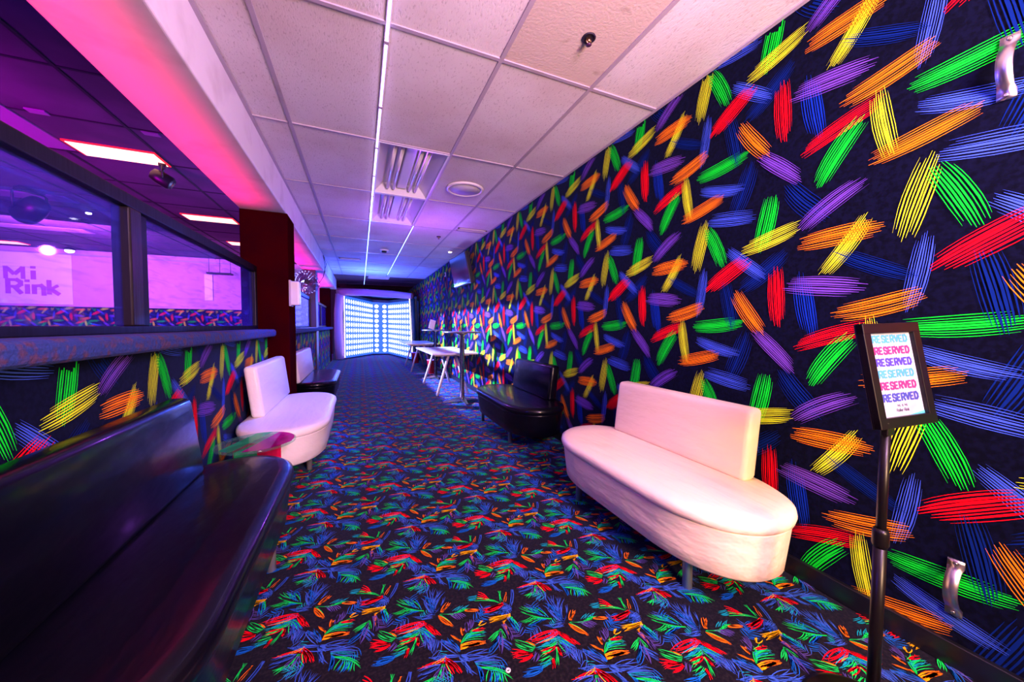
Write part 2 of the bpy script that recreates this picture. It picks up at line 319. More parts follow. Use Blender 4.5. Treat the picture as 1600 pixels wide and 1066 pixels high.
# ---------------------------------------------------------------- the setting
XR = 1.923; XL = -.92; HC = 2.71; YB = -2.4; YE = 16.6
V, Fc, Mi = wall_pattern(-YE, -YB, .0, HC, lambda u, v, l: (XR-l, -u, v))
struct(pattern_object('wall_right', (XR, XR+.12, YB, YE, 0, HC+.1), V, Fc, Mi, wall_mats))
black_paint = node_mat('black_gloss_paint', (.006, .006, .009), .3, bump=(30, .25, .004, (1, 1, .15)))
struct(MB().box(XR-.022, XR, YB, YE, 0, .088, .004).build('baseboard_right', black_paint))

# carpeted floor
def fan_strokes(f, rnd):
    c = f[0]; a0, b0, a1, b1 = [(f[i]/1000, f[i+1]/1000) for i in (1, 3, 5, 7)]; n, w = max(2, round(f[9]*1.5)), f[10]/1000*.50
    rows = []
    for i in range(n):
        t = (i+.5)/n if n > 2 else (i+.5)/n
        a = (a0[0]+(a1[0]-a0[0])*t, a0[1]+(a1[1]-a0[1])*t); b = (b0[0]+(b1[0]-b0[0])*t, b0[1]+(b1[1]-b0[1])*t)
        b = (b[0]+rnd.uniform(-.006, .006), b[1]+rnd.uniform(-.006, .006))
        L = math.hypot(b[0]-a[0], b[1]-a[1]) or .001; nx, ny = -(b[1]-a[1])/L, (b[0]-a[0])/L
        bend = rnd.uniform(.02, .10)*L*(1 if rnd.random() < .7 else -1)
        row = []
        for k in range(5):
            u = k/4; e = 4*u*(1-u); x = a[0]+(b[0]-a[0])*u+nx*bend*e; y = a[1]+(b[1]-a[1])*u+ny*bend*e
            hw = w*.5*(.55+.45*e if u < .5 else .12+.88*e**.7)
            row.append((x+nx*hw, y+ny*hw, x-nx*hw, y-ny*hw))
        rows.append(row)
    return rows
_r = random.Random(9)
_extra = []
for _ in range(15):                              # faint filler fronds between the main ones
    cx_, cy_, a_ = _r.uniform(0, 470), _r.uniform(-230, 230), _r.uniform(0, 6.3)
    for s_ in (-1, 1):
        ex, ey = math.cos(a_), math.sin(a_); px_, py_ = -ey*s_, ex*s_
        l_ = _r.uniform(28, 50)
        _extra.append((_r.choice(['blue', 'peri', 'purp', 'peri', 'teal', 'purp']), cx_, cy_, cx_+ex*18+px_*l_*.8, cy_+ey*18+py_*l_*.8, cx_+ex*50, cy_+ey*50, cx_+ex*72+px_*l_*.6, cy_+ey*72+py_*l_*.6, 4, 5))
CARPET = [(CI[f[0]], fan_strokes(f, _r)) for f in _extra+CARPET_FANS]
FX0, FX1 = -1.0, XR
V, Fc, Mi = [], [], []
for i in range(-3, 6):
    for j in range(-40, 44):
        ox, oy = .2201+i*.4725, 1.4047+i*-.2405+j*.4572
        if ox < FX0-.45 or ox > FX1+.1 or oy < YB-.2 or oy > YE+.4: continue
        far = oy > 7
        for q, (ci, rows) in enumerate(CARPET):
            z = .0006+.00003*q
            for row in rows:
                idx = None
                for (xa, ya, xb, yb) in (row[::2] if far else row):
                    if not (FX0 < xa+ox < FX1 and FX0 < xb+ox < FX1): idx = None; continue
                    k = len(V); V.append((xa+ox, ya+oy, z)); V.append((xb+ox, yb+oy, z))
                    if idx is not None: Fc.append((idx, idx+1, k+1, k)); Mi.append(ci)
                    idx = k
struct(pattern_object('floor', (XL-.25, XR+.12, YB, YE, -.1, 0), V, Fc, Mi, floor_mats))
rink_floor_mat = node_mat('rink_floor', (.03, .02, .06), .35)
struct(MB().box(-14, XL-.25, YB, 17.8, -.1, 0).build('floor', rink_floor_mat))

# suspended ceiling: tiles with runners; troffer cells stay open
def tile_mat():
    m = node_mat('ceiling_tile', (.70, .66, .66), .9, spec=.2)
    nt = m.node_tree; N = nt.nodes.new; b = nt.nodes['Principled BSDF']
    tc = N('ShaderNodeTexCoord'); vo = N('ShaderNodeTexNoise'); vo.inputs['Scale'].default_value = 130; vo.inputs['Detail'].default_value = 2
    mp = N('ShaderNodeMapping'); mp.inputs['Scale'].default_value = (1, .35, 1)
    rp = N('ShaderNodeValToRGB'); rp.color_ramp.elements[0].position = .30; rp.color_ramp.elements[0].color = (.55, .50, .50, 1)
    rp.color_ramp.elements[1].position = .40; rp.color_ramp.elements[1].color = (.74, .70, .70, 1)
    st = N('ShaderNodeTexNoise'); st.inputs['Scale'].default_value = 1.6; st.inputs['Detail'].default_value = 5
    r2_ = N('ShaderNodeValToRGB'); r2_.color_ramp.elements[0].position = .35; r2_.color_ramp.elements[0].color = (.86, .80, .76, 1)
    r2_.color_ramp.elements[1].position = .6; r2_.color_ramp.elements[1].color = (1, 1, 1, 1)
    mx = N('ShaderNodeMix'); mx.data_type = 'RGBA'; mx.blend_type = 'MULTIPLY'; mx.inputs[0].default_value = 1
    bp = N('ShaderNodeBump'); bp.inputs['Strength'].default_value = .5; bp.inputs['Distance'].default_value = .004
    L = nt.links.new
    L(tc.outputs['Object'], mp.inputs[0]); L(mp.outputs[0], vo.inputs['Vector']); L(vo.outputs['Fac'], rp.inputs[0])
    L(tc.outputs['Object'], st.inputs['Vector']); L(st.outputs['Fac'], r2_.inputs[0])
    L(rp.outputs[0], mx.inputs[6]); L(r2_.outputs[0], mx.inputs[7]); L(mx.outputs[2], b.inputs['Base Color'])
    L(vo.outputs['Fac'], bp.inputs['Height']); L(bp.outputs[0], b.inputs['Normal'])
    return m
tile = tile_mat()
stained = node_mat('stained_ceiling_tile', (.60, .50, .42), .9, noise=(9, (.30, .22, .16), .62, .8), bump=(70, .5, .004))
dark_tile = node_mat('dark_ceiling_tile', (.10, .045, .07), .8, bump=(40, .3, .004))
gridm = node_mat('grid_metal', (.42, .36, .42), .45, noise=(8, (.36, .30, .30), .55, .8))
GX = [-.725, -.467, .143, .753, 1.363, 1.923]; GY = [1.947+1.22*j for j in range(-4, 13)]
b = MB(); rnd = random.Random(3); YD = 11.71
for i in range(len(GX)-1):
    for j in range(len(GY)-1):
        x0, x1, y0, y1 = GX[i], GX[i+1], GY[j], GY[j+1]
        if i == 2 and j in (5, 6): continue        # open cells of the two light fixtures
        dz = [rnd.uniform(0, .004) for _ in range(4)]
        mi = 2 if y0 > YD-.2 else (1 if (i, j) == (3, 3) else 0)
        b.quad((x0+.006, y0+.006, HC+dz[0]), (x0+.006, y1-.006, HC+dz[1]), (x1-.006, y1-.006, HC+dz[2]), (x1-.006, y0+.006, HC+dz[3]), mat=mi)
b.box(-1.2, 2.05, YB, 3.1, HC+.12, HC+.2, mat=2).box(-1.2, 2.05, 5.7, YE, HC+.12, HC+.2, mat=2)
struct(b.build('ceiling', [tile, stained, dark_tile]))
b = MB()
for x in GX[1:5]: b.box(x-.012, x+.012, YB, YD, HC-.006, HC+.02)
for y in GY:
    if y < YD: b.box(-.725, XR, y-.011, y+.011, HC-.005, HC+.02)
b.box(XR-.022, XR, YB, YD, HC-.006, HC).box(-.725, -.703, YB, YD, HC-.006, HC)
struct(b.build('trim_1', gridm))
b = MB()
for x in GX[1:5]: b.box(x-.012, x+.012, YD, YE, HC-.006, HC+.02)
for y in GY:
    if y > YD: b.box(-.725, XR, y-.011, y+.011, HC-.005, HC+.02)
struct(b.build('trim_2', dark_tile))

# beam over the half wall, columns
beam_mat = node_mat('painted_beam', (.78, .74, .78), .55, noise=(3.5, (.62, .55, .58), .5, .75), bump=(5, .15, .01))
ZB = 2.40
struct(MB().box(-1.145, -.725, YB, 13.36, ZB, HC+.12, .012).build('ceiling_beam', beam_mat), 'long painted beam above the half wall')
red_paint = node_mat('dark_red_paint', (.034, .0006, .002), .85, spec=.0, noise=(2.5, (.022, .0008, .003), .4, .7), bump=(12, .1, .004))
struct(MB().box(-1.145, -.715, 4.54, 4.96, 0, ZB, .01).build('column', red_paint), 'dark red square column nearest the camera')
dark_paint = node_mat('dark_purple_paint', (.05, .012, .05), .4)
struct(MB().box(-1.30, -.89, 8.9, 9.32, 0, ZB, .01).build('column', dark_paint), 'dark column behind the fan')
struct(MB().box(-1.20, -.90, 13.0, 13.35, 0, ZB, .01).build('column', red_paint), 'dark red column beside the glowing booth')

# half walls (carpet pattern), caps
for k, (y0, y1) in enumerate(((YB, 4.54), (4.96, 13.3))):
    V, Fc, Mi = wall_pattern(y0, y1, .0, 1.07, lambda u, v, l: (XL+l, u, v), ou=1.962, ov=.17, base=.0008)
    struct(pattern_object('wall_left', (XL-.23, XL, y0, y1, 0, 1.07), V, Fc, Mi, wall_mats))
cap_mat = node_mat('carpeted_ledge', (.008, .03, .17), .9, noise=(26, (.06, .025, .07), .50, .62), bump=(60, .8, .01))
for k, (y0, y1) in enumerate(((YB, 4.54), (4.96, 13.3))):
    o = MB().box(XL-.25, -.835, y0, y1, 1.068, 1.146, .025).build('trim_3', cap_mat); struct(o, 'carpet covered ledge on top of the half wall')

# framed acrylic windows on the ledge
frame_mat = node_mat('black_window_frame', (.004, .004, .008), .42, spec=.14, bump=(20, .5, .004, (1, 1, .12)))
post_mat = node_mat('brown_black_post', (.012, .008, .010), .4, spec=.25, bump=(26, .8, .006, (1, 1, .07)))
acrylic = glass_mat('scuffed_acrylic', (.82, .79, 1.0), .10, (.16, .16, 1.0))
def window(name, y0, y1, posts, lab):
    w = bpy.data.objects.new(name, None); COL.objects.link(w); w.location = (-1.03, y0, 1.146); struct(w, lab)
    MB().box(-.03, .03, 0, y1-y0, 0, .036, .004).build('bottom_rail', frame_mat, w)
    MB().box(-.03, .03, 0, y1-y0, .60, .665, .006).build('top_rail', frame_mat, w)
    ys = [y0]
    for (p0, p1) in posts:
        MB().box(-.035, .035, p0-y0, p0+(p1-p0)*.5-y0, .036, .60, .008).build('post', post_mat, w)
        MB().box(-.028, .012, p0+(p1-p0)*.5-y0, p1-y0, .036, .60, .004).build('post', frame_mat, w)
        ys += [p0, p1]
    ys.append(y1)
    MB().box(-.03, .03, y1-y0-.07, y1-y0, .036, .60, .006).build('post', post_mat, w)
    for a, c in zip(ys[::2], ys[1::2]):
        MB().box(-.006, 0, a-y0, c-y0-(.07 if c == y1 else 0), .036, .60).build('pane', acrylic, w)
    return w
window('window_1', YB, 4.54, [(-.55, -.35), (2.27, 2.47)], 'long low framed acrylic window on the ledge left of the red column')
window('window_2', 4.96, 8.9, [(6.75, 6.9)], 'framed acrylic window on the ledge behind the red column')
window('window_3', 9.32, 13.3, [(11.2, 11.35)], 'farthest framed acrylic window on the ledge')

# end and back walls
dark_wall = node_mat('dark_end_wall', (.012, .006, .02), .8)
struct(MB().box(-1.2, XR+.12, YE, YE+.1, 0, HC+.2).build('wall_back', dark_wall))
struct(MB().box(-14, XR+.12, YB-.1, YB, 0, 4.0).build('wall_front', dark_wall))

# ---------------------------------------------------------------- the rink beyond the window
RZ = 3.8; RY = 17.7
rink_tile = node_mat('rink_ceiling_tile', (.11, .018, .12), .8, noise=(1.2, (.06, .010, .07), .4, .65))
b = MB().box(-14, -1.145, YB, RY, RZ, RZ+.1)
struct(b.build('ceiling', rink_tile))
b = MB()
for k in range(12): b.box(-13.8+k*1.22-.018, -13.8+k*1.22+.018, YB, RY, RZ-.012, RZ)
for k in range(18): b.box(-14, -1.2, YB+.3+k*1.22-.015, YB+.3+k*1.22+.015, RZ-.010, RZ)
struct(b.build('trim_4', dark_wall))
struct(MB().box(-1.2, -1.147, YB, RY, HC, RZ).build('wall_right', rink_tile))
panel_frame = node_mat('lamp_frame', (.5, .4, .45), .5)
red_rim = node_mat('red_lit_rim', (.6, .02, .02), .5, emit=(1.0, .01, .02), estr=1.5)  # red light falling on the lamp frame, put into its emission
red_panel = node_mat('red_lit_panel', (.9, .5, .5), .5, emit=(1.0, .42, .30), estr=3.2)
for k, (x, y, lab) in enumerate([(-3.35, 7.45, 'largest red glowing ceiling panel, nearest behind the magenta beam'), (-3.35, 11.05, 'second red glowing ceiling panel, left of the red column'),
                    (-3.3, 14.0, 'small red glowing ceiling panel cut off by the red column'), (-10.5, 16.9, 'far red glowing ceiling panel above the banner, seen through the window')]):
    t = thing('ceiling_light', lab, 'light', (x, y, RZ), 0, 'red ceiling lights over the rink')
    MB().box(-.51, .51, -.25, .25, -.02, 0).build('frame', red_rim, t)
    MB().box(-.48, .48, -.225, .225, -.028, -.02).build('diffuser', red_panel, t)
pale = node_mat('pale_ceiling_panel', (.30, .10, .34), .7)
for x, y, w, d, lab in [(-4.45, 6.95, 1.1, 1.25, 'pale violet ceiling panel beside the largest red panel'), (-5.2, 4.4, 1.2, 1.2, 'pale violet ceiling panel at the top left corner'), (-6.2, 10.6, 1.3, .45, 'pale pink ceiling panel behind the window, upper'), (-8.0, 14.0, 2.0, .5, 'pale pink ceiling panel behind the window, lower')]:
    o = MB().box(x-w/2, x+w/2, y-d/2, y+d/2, RZ-.02, RZ, .004).build('ceiling_panel', pale); tag(o, lab, 'ceiling panel', 'pale panels in the rink ceiling')
pink_wall = node_mat('pink_lit_wall', (.74, .36, .72), .8, noise=(.6, (.62, .30, .66), .4, .7))  # whitish paint; the violet light on it is put into the colour
b = MB().box(-14, -1.2, RY, RY+.1, 1.80, RZ)
struct(b.build('wall_far', pink_wall))
V, Fc, Mi = wall_pattern(-13, -1.2, 0, 1.8, lambda u, v, l: (u, RY-l, v), ov=.1, base=.003, step=2)
struct(pattern_object('wall_far', (-14, -1.2, RY, RY+.12, 0, 1.8), V, Fc, Mi, wall_mats))
struct(MB().box(-14.1, -14, YB, RY, 0, RZ).build('wall_left', dark_wall))
o = MB().box(-14, -1.3, RY-.10, RY-.06, 3.60, 3.64).build('light_rail', node_mat('rail_metal', (.5, .35, .6), .4)); tag(o, 'long thin rail running along the top of the pink rink wall', 'rail')
banner_mat = node_mat('pale_banner', (.93, .80, .95), .7); ink = node_mat('violet_lettering', (.52, .13, .62), .7)
t = thing('banner', 'pale banner with big violet block letters on the pink rink wall', 'banner', (0, RY-.03, 0))
MB().box(-13.6, -9.32, -.012, .0, 1.86, 3.60).build('sheet', banner_mat, t)
bp3 = lambda x, y, z: (x, -.014-z, y)
block_text('lettering', 'A', -11.75, 2.70, .50, .44, .17, bp3, ink, t)
block_text('lettering', 'M', -10.90, 2.70, .40, .42, .11, bp3, ink, t)
block_text('lettering', 'i', -10.26, 2.70, .42, .46, .13, bp3, ink, t)
block_text('lettering', 'r', -11.55, 2.20, .38, .50, .16, bp3, ink, t)
block_text('lettering', 'Rink', -10.86, 2.20, .34, .50, .125, bp3, ink, t, adv=1.32)
o = MB().box(-5.62, -5.36, RY-.05, RY-.001, 2.15, 3.18, .01).build('wall_panel', banner_mat); tag(o, 'pale upright panel on the pink rink wall under the hanging sign', 'panel')
t = thing('hanging_fixture', 'dark flat fixture hanging on thin rods before the pink rink wall', 'light fixture', (-4.9, 16.9, 3.13))
MB().box(-.38, .38, -.15, .15, -.03, .03, .01).build('housing', frame_mat, t)
for x in (-.33, 0, .33): MB().tube([(x, 0, .03), (x, 0, RZ-3.13)], .008, 6).build('rod', frame_mat, t)
# stage lights
black_metal = node_mat('black_metal', (.012, .012, .014), .4)
lens_mat = node_mat('lens', (.05, .03, .1), .1)
def stage_light(loc, rz, s, lab):
    t = thing('stage_light', lab, 'stage light', loc, rz); 
    MB().box(-.05*s, .05*s, -.10*s, .10*s, -.04*s, 0, .005).build('bracket', black_metal, t)
    y = MB().tube([(0, -.13*s, -.24*s), (0, -.13*s, -.06*s), (0, -.10*s, -.04*s), (0, .10*s, -.04*s), (0, .13*s, -.06*s), (0, .13*s, -.24*s)], .012*s, 8)
    y.build('yoke', black_metal, t)
    h = MB().lathe([(.03*s, -.17*s), (.09*s, -.15*s), (.115*s, -.05*s), (.115*s, .10*s), (.09*s, .14*s), (.085*s, .13*s)], n=20, axis='x').build('head', black_metal, t)
    h.location = (0, 0, -.24*s); h.rotation_euler = (0, .5, 0)
    l = MB().lathe([(.08*s, .125*s), (.03*s, .135*s)], n=20, axis='x').build('lens', lens_mat, h)
    return t
stage_light((-2.92, 7.62, RZ-.03), .3, .95, 'black stage light hanging at the end of the largest red panel')
stage_light((-5.75, 9.9, RZ-.05), 2.6, 1.7, 'blue tinted stage light head seen through the window')
glow = node_mat('white_spot_glow', (1, 1, 1), .5, emit=(.75, .7, 1.0), estr=30)
for x, y, z, r, lab in [(-8.95, 16.9, 3.66, .11, 'bright white stage lamp above the pink wall, seen through the window'), (-7.1, 12.3, 3.74, .05, 'tiny white downlight in the rink ceiling, left one'), (-5.75, 11.5, 3.76, .05, 'tiny white downlight in the rink ceiling, right one')]:
    t = thing('spot_lamp', lab, 'lamp', (x, y, z)); 
    MB().lathe([(r*.5, r*.9), (r*1.15, r*.5), (r*1.15, 0)], n=16).build('housing', black_metal, t)
    MB().lathe([(r, -.01), (r*.9, -r*.5), (r*.3, -r*.8)], n=16).build('bulb', glow, t)
for x, y, lab in [(-3.62, 6.4, 'small grille on the dark rink ceiling, left'), (-2.6, 6.5, 'small bracket on the dark rink ceiling near the beam')]:
    o = MB().box(x-.09, x+.09, y-.05, y+.05, RZ-.02, RZ, .004).build('ceiling_vent', pale); tag(o, lab, 'vent')

# ---------------------------------------------------------------- ceiling fixtures of the hall
led_mat = node_mat('violet_led', (.9, .9, 1), .4, emit=(.60, .40, 1.0), estr=14)
led_mat2 = node_mat('blue_led', (.9, .9, 1), .4, emit=(.12, .20, 1.0), estr=14)
t = thing('led_strip', 'bright violet-white LED strip running along the ceiling past the open troffers', 'light strip', (.143, 0, HC-.008))
MB().tube([(0, YB+.1, 0), (0, 5.50, 0)], .006, 8).build('lit_tube', led_mat, t)
b = MB()
for k in range(12): b.box(-.011, .011, -1.6+k*.61-.012, -1.6+k*.61+.012, -.010, .008)
b.build('clip', gridm, t)['kind'] = 'stuff'
t = thing('led_strip', 'dimmer blue LED strip continuing the ceiling line to the glowing booth', 'light strip', (.143, 5.55, HC-.008))
MB().tube([(0, 0, 0), (0, 8.6, 0)], .0045, 8).build('lit_tube', led_mat2, t)
t = thing('led_strip', 'faint blue LED strip right of the troffers on the far ceiling', 'light strip', (.755, 5.6, HC-.008))
MB().tube([(0, 0, 0), (0, 5.6, 0)], .0035, 8).build('lit_tube', led_mat2, t)

troffer_mat = node_mat('troffer_white', (.75, .74, .78), .25, spec=.6)
lamp_tube = node_mat('unlit_tube', (.78, .74, .82), .2)
def troffer(y0, lab):
    t = thing('troffer', lab, 'ceiling light', (.448, y0+.61, HC), 0, 'open fluorescent troffers')
    W, D, h = .295, .60, .105
    b = MB()
    b.quad((-W, -D, 0), (-W, D, 0), (-W+.10, D-.05, h), (-W+.10, -D+.05, h)); b.quad((W, -D, 0), (W-.10, -D+.05, h), (W-.10, D-.05, h), (W, D, 0))
    b.quad((-W, D, 0), (W, D, 0), (W-.10, D-.05, h), (-W+.10, D-.05, h)); b.quad((-W, -D, 0), (-W+.10, -D+.05, h), (W-.10, -D+.05, h), (W, -D, 0))
    b.quad((-W+.10, -D+.05, h), (-W+.10, D-.05, h), (W-.10, D-.05, h), (W-.10, -D+.05, h))
    b.build('housing', troffer_mat, t)
    f = MB(); f.box(-W-.004, W+.004, -D-.004, -D+.012, -.008, .004).box(-W-.004, W+.004, D-.012, D+.004, -.008, .004).box(-W-.004, -W+.012, -D, D, -.008, .004).box(W-.012, W+.004, -D, D, -.008, .004)
    f.build('frame', troffer_mat, t)
    MB().box(-.05, .05, -D+.06, D-.06, .055, .10, .01).build('ballast_cover', troffer_mat, t)
    for x in (-.15, -.085, .085, .15):
        MB().tube([(x, -D+.07, .045), (x, D-.07, .045)], .0165, 12).build('tube', lamp_tube, t)
    return t
tr = troffer(3.167, 'nearer open troffer with unlit tubes beside the LED strip')
c = copy_tree(tr); c.location.y = 4.387+.61; c['label'] = 'farther open troffer with blue reflections, directly behind the first'

white_plastic = node_mat('white_plastic', (.78, .74, .76), .4)
grille = node_mat('speaker_grille', (.60, .56, .62), .6, bump=(300, .6, .002))
t = thing('ceiling_speaker', 'round white ceiling speaker right of the troffer', 'speaker', (1.08, 3.88, HC))
MB().lathe([(.205, 0), (.205, -.012), (.19, -.02), (.175, -.018), (.172, -.008)], n=48).build('rim', white_plastic, t)
MB().lathe([(.172, -.006), (.172, -.012), (.01, -.014)], n=48).build('grille', grille, t)

dark_hole = node_mat('dark_recess', (.01, .006, .02), .7); brass = node_mat('brass', (.5, .32, .16), .35, 1)
t = thing('sprinkler', 'recessed dark sprinkler head near the top of the frame', 'sprinkler', (1.12, 1.62, HC))
MB().lathe([(.036, .004), (.036, -.004), (.030, -.006), (.028, -.001)], n=28).build('escutcheon', dark_hole, t)
b = MB().tube([(.0, 0, 0), (0, 0, -.022)], .009, 10).tube([(-.012, 0, -.002), (-.014, 0, -.02), (0, 0, -.034)], .003, 8).tube([(.012, 0, -.002), (.014, 0, -.02), (0, 0, -.034)], .003, 8)
b.build('frame', brass, t)
MB().lathe([(.014, -.034), (.015, -.037), (.004, -.040)], n=20).build('deflector', dark_paint, t)
t2 = copy_tree(t); t2.location = (1.24, 6.1, HC-.002); t2['label'] = 'small far sprinkler head on the blue lit ceiling'
t = thing('smoke_detector', 'round white smoke detector on the far ceiling', 'smoke detector', (.45, 7.57, HC-.004))
MB().lathe([(.085, 0), (.085, -.02), (.07, -.03)], n=28).build('base', white_plastic, t)
MB().lathe([(.05, -.03), (.045, -.055), (.01, -.06)], n=24).build('dome', dark_hole, t)
spot_e = node_mat('downlight_glow', (1, 1, 1), .5, emit=(1, .95, .95), estr=25)
t = thing('downlight', 'small bright downlight in the ceiling above the wall television', 'light', (1.69, 7.2, HC-.002))
MB().lathe([(.05, 0), (.05, -.01), (.035, -.012)], n=20).build('rim', white_plastic, t)
MB().lathe([(.033, -.012), (.03, -.018), (.005, -.02)], n=20).build('bulb', spot_e, t)
vent_m = node_mat('vent_metal', (.62, .55, .5), .5)
def vent(x, y, w, d, n, lab):
    t = thing('ceiling_vent', lab, 'vent', (x, y, HC-.006)); 
    MB().box(-w/2, w/2, -d/2, -d/2+.02, -.012, 0).box(-w/2, w/2, d/2-.02, d/2, -.012, 0).box(-w/2, -w/2+.02, -d/2, d/2, -.012, 0).box(w/2-.02, w/2, -d/2, d/2, -.012, 0).build('frame', vent_m, t)
    b = MB()
    for k in range(n): b.box(-w/2+.02, w/2-.02, -d/2+.02+(d-.04)*(k+.2)/n, -d/2+.02+(d-.04)*(k+.6)/n, -.010, -.002)
    b.build('louvre', vent_m, t)
vent(1.63, 5.46, .46, .12, 2, 'narrow pale vent in the ceiling next to the patterned wall')
vent(.55, 12.0, .62, .55, 6, 'grey vent in the dark ceiling above the glowing booth')
vent(-.20, 8.95, .44, .14, 2, 'short brownish vent strip in the left far ceiling')

# wires from the beam
b = MB()
for s in (0, .07):
    b.tube([(-.715, 8.6+s, 2.69), (-.70+s*.3, 8.75+s*2, 2.55), (-.70, 8.8, 2.35+s), (-.74, 8.84, 2.25), (-.86, 8.87, 2.05)], .006, 6)
o = b.build('cable', black_metal); tag(o, 'thin black cables dangling from the beam to the far column', 'cable')

# ---------------------------------------------------------------- furniture
def leather(name, c, rough, coat=0, bstr=.35, spec=.4):
    return node_mat(name, c, rough, spec=spec, coat=coat, bump=(11, bstr, .02, (1, .3, 1)))
white_vinyl = leather('white_vinyl', (.82, .78, .74), .38)
black_vinyl = leather('black_vinyl', (.0012, .0012, .0035), .30, .22, .3, .15)
warm_lit_vinyl = leather('warm_lit_vinyl', (.90, .74, .52), .4, 0, .6, .3)  # white vinyl with the warm lamp's light put into its colour
chrome = node_mat('brushed_steel', (.50, .48, .50), .4, .55)
def seat_outline(D, L, inset, z, n=72, e=.42, p=2.2):
    """rounded-end bench plan; x from 0 (back) to D (front), y centred"""
    pts = []; hD = D/2-inset; hL = L/2-inset
    for k in range(n):
        a = 2*PI*k/n; ca, sa = math.cos(a), math.sin(a)
        # superellipse end caps joined by straight sides
        x = hD*math.copysign(abs(ca)**(2/p), ca); yy = math.copysign(abs(sa)**(2/p), sa)
        y = yy*e + math.copysign(hL-e, sa) if abs(sa) > 1e-6 else 0
        pts.append((D/2+x, y, z))
    return pts
def bench(name, label, loc, rz, D, L, by0, by1, zb, legs, seat_m, back_m, group=None, e=.42, seat_h=.45):
    t = thing(name, label, 'bench', loc, rz, group)
    S = seat_h
    so = lambda i, z: seat_outline(D, L, i, z, e=e)
    MB().loft([so(.075, .172), so(.045, .170), so(.030, .185), so(.022, .26), so(.010, S-.075), so(.008, S-.066)]).build('seat_base', seat_m, t)
    MB().loft([so(.008, S-.066), so(.001, S-.060), so(-.004, S-.040), so(.0, S-.018), so(.018, S-.004), so(.06, S), so(.16, S+.006)]).build('seat_cushion', seat_m, t)
    # backrest: slightly reclined slab with rounded edges
    m = MB().box(.055, .150, by0, by1, S-.005, zb, .028)
    for v in m.bm.verts:
        v.co.x -= (v.co.z-S)*.12
        v.co.y += (v.co.z-S)*(-.0)
    m.build('backrest', back_m, t, True)
    for (lx, ly) in legs:
        MB().lathe([(.021, 0), (.021, .165), (.030, .168), (.030, .172)], (lx, ly, 0), 20).build('leg', chrome, t)
    return t
# right wall, facing the hall: local +x points to -X
def R_legs(f0, f1): return [(.46, f0), (.46, f1), (.10, f0), (.10, f1)]
bench('bench', 'white vinyl bench with rounded ends against the patterned wall beside the reserved sign', (1.83, 1.54, 0), PI, .61, 1.42, -.52, .44, .80, R_legs(-.48, .40), warm_lit_vinyl, warm_lit_vinyl)
bench('bench', 'black vinyl bench against the patterned wall behind the white bench', (1.87, 3.56, 0), PI, .61, 1.52, -.46, .46, .80, R_legs(-.66, .22), black_vinyl, black_vinyl)
bench('bench', 'white vinyl bench in front of the red column at the left half wall', (-.86, 3.70, 0), 0, .62, 1.62, -.33, .80, .86, R_legs(-.38, .55), white_vinyl, white_vinyl)
bench('bench', 'large black glossy vinyl bench in the left foreground', (-.87, 1.60, 0), 0, .54, 1.66, -.75, .62, .835, R_legs(-.40, .40), black_vinyl, black_vinyl, e=.36)
bench('bench', 'bench with black seat and pale backrest behind the red column', (-.86, 5.98, 0), 0, .55, 1.6, -.78, .70, .83, R_legs(-.5, .5), black_vinyl, white_vinyl, e=.25)

# acrylic side table
def acryl(name, tint, dif, fac=.35):
    return glass_mat(name, tint, fac*.5, dif, .12, .02)
top_m = acryl('clear_acrylic_top', (.80, .95, .92), (.3, .8, .6), .18)
pink_ac = acryl('pink_acrylic', (1.0, .10, .35), (1.0, .03, .18), .95)
green_ac = acryl('green_acrylic', (.2, .9, .5), (.05, .9, .35), .8)
t = thing('side_table', 'round clear acrylic side table with pink and green panel base between the two left benches', 'side table', (-.605, 2.645, 0))
MB().lathe([(.205, .447), (.212, .450), (.212, .460), (.205, .463)], n=64).build('tabletop', top_m, t)
for nm, c0, c1, col, lab_ in (('top_reflection', .02, .21, ((.95, .10, .75), (.8, .01, .45)), 'painted magenta reflection of the base panel'), ('top_reflection', -.11, -.02, ((.35, .95, .60), (.05, .85, .35)), 'painted green reflection band')):  # base panels seen through and mirrored in the top, added as tinted sheets
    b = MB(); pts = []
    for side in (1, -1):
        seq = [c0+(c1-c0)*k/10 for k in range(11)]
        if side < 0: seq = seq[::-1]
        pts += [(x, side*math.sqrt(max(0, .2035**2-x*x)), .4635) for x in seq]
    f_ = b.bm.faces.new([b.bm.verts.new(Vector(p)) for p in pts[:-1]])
    o = b.build(nm, acryl('reflection_tint', col[0], col[1], .8), t); o['label'] = lab_; o.rotation_euler = (0, 0, -.35)
MB().box(-.005, .005, -.16, .16, .0, .447).build('panel', green_ac, t).rotation_euler = (0, 0, -.5)
o = MB().box(-.16, -.006, -.005, .005, .0, .447).build('panel', pink_ac, t); o.rotation_euler = (0, 0, -.5)
o = MB().box(.006, .16, -.005, .005, .0, .447).build('panel', pink_ac, t); o.rotation_euler = (0, 0, -.5)

# white trestle desks
desk_top = node_mat('white_desk_top', (.80, .78, .80), .3); desk_leg = node_mat('white_trestle', (.72, .62, .62), .5)
def desk(y0, y1, lab):
    t = thing('trestle_table', lab, 'table', (1.46, (y0+y1)/2, 0), 0, 'white trestle tables by the wall'); h = (y1-y0)/2
    MB().box(-.39, .39, -h, h, .715, .742, .004).build('tabletop', desk_top, t)
    for s in (-1, 1):
        y = s*(h-.27)
        f = MB()
        f.box(-.30, .30, y-.022, y+.022, .675, .715).build('crossbar', desk_leg, t)
        for q in (-1, 1):
            MB().tube([(q*.06, y, .69), (q*.27, y+s*.05, .0)], .023, 4).build('leg', desk_leg, t)
    return t
desk(5.80, 7.65, 'nearer white trestle table behind the near high table')
desk(9.2, 11.0, 'farther white trestle table near the glowing booth')
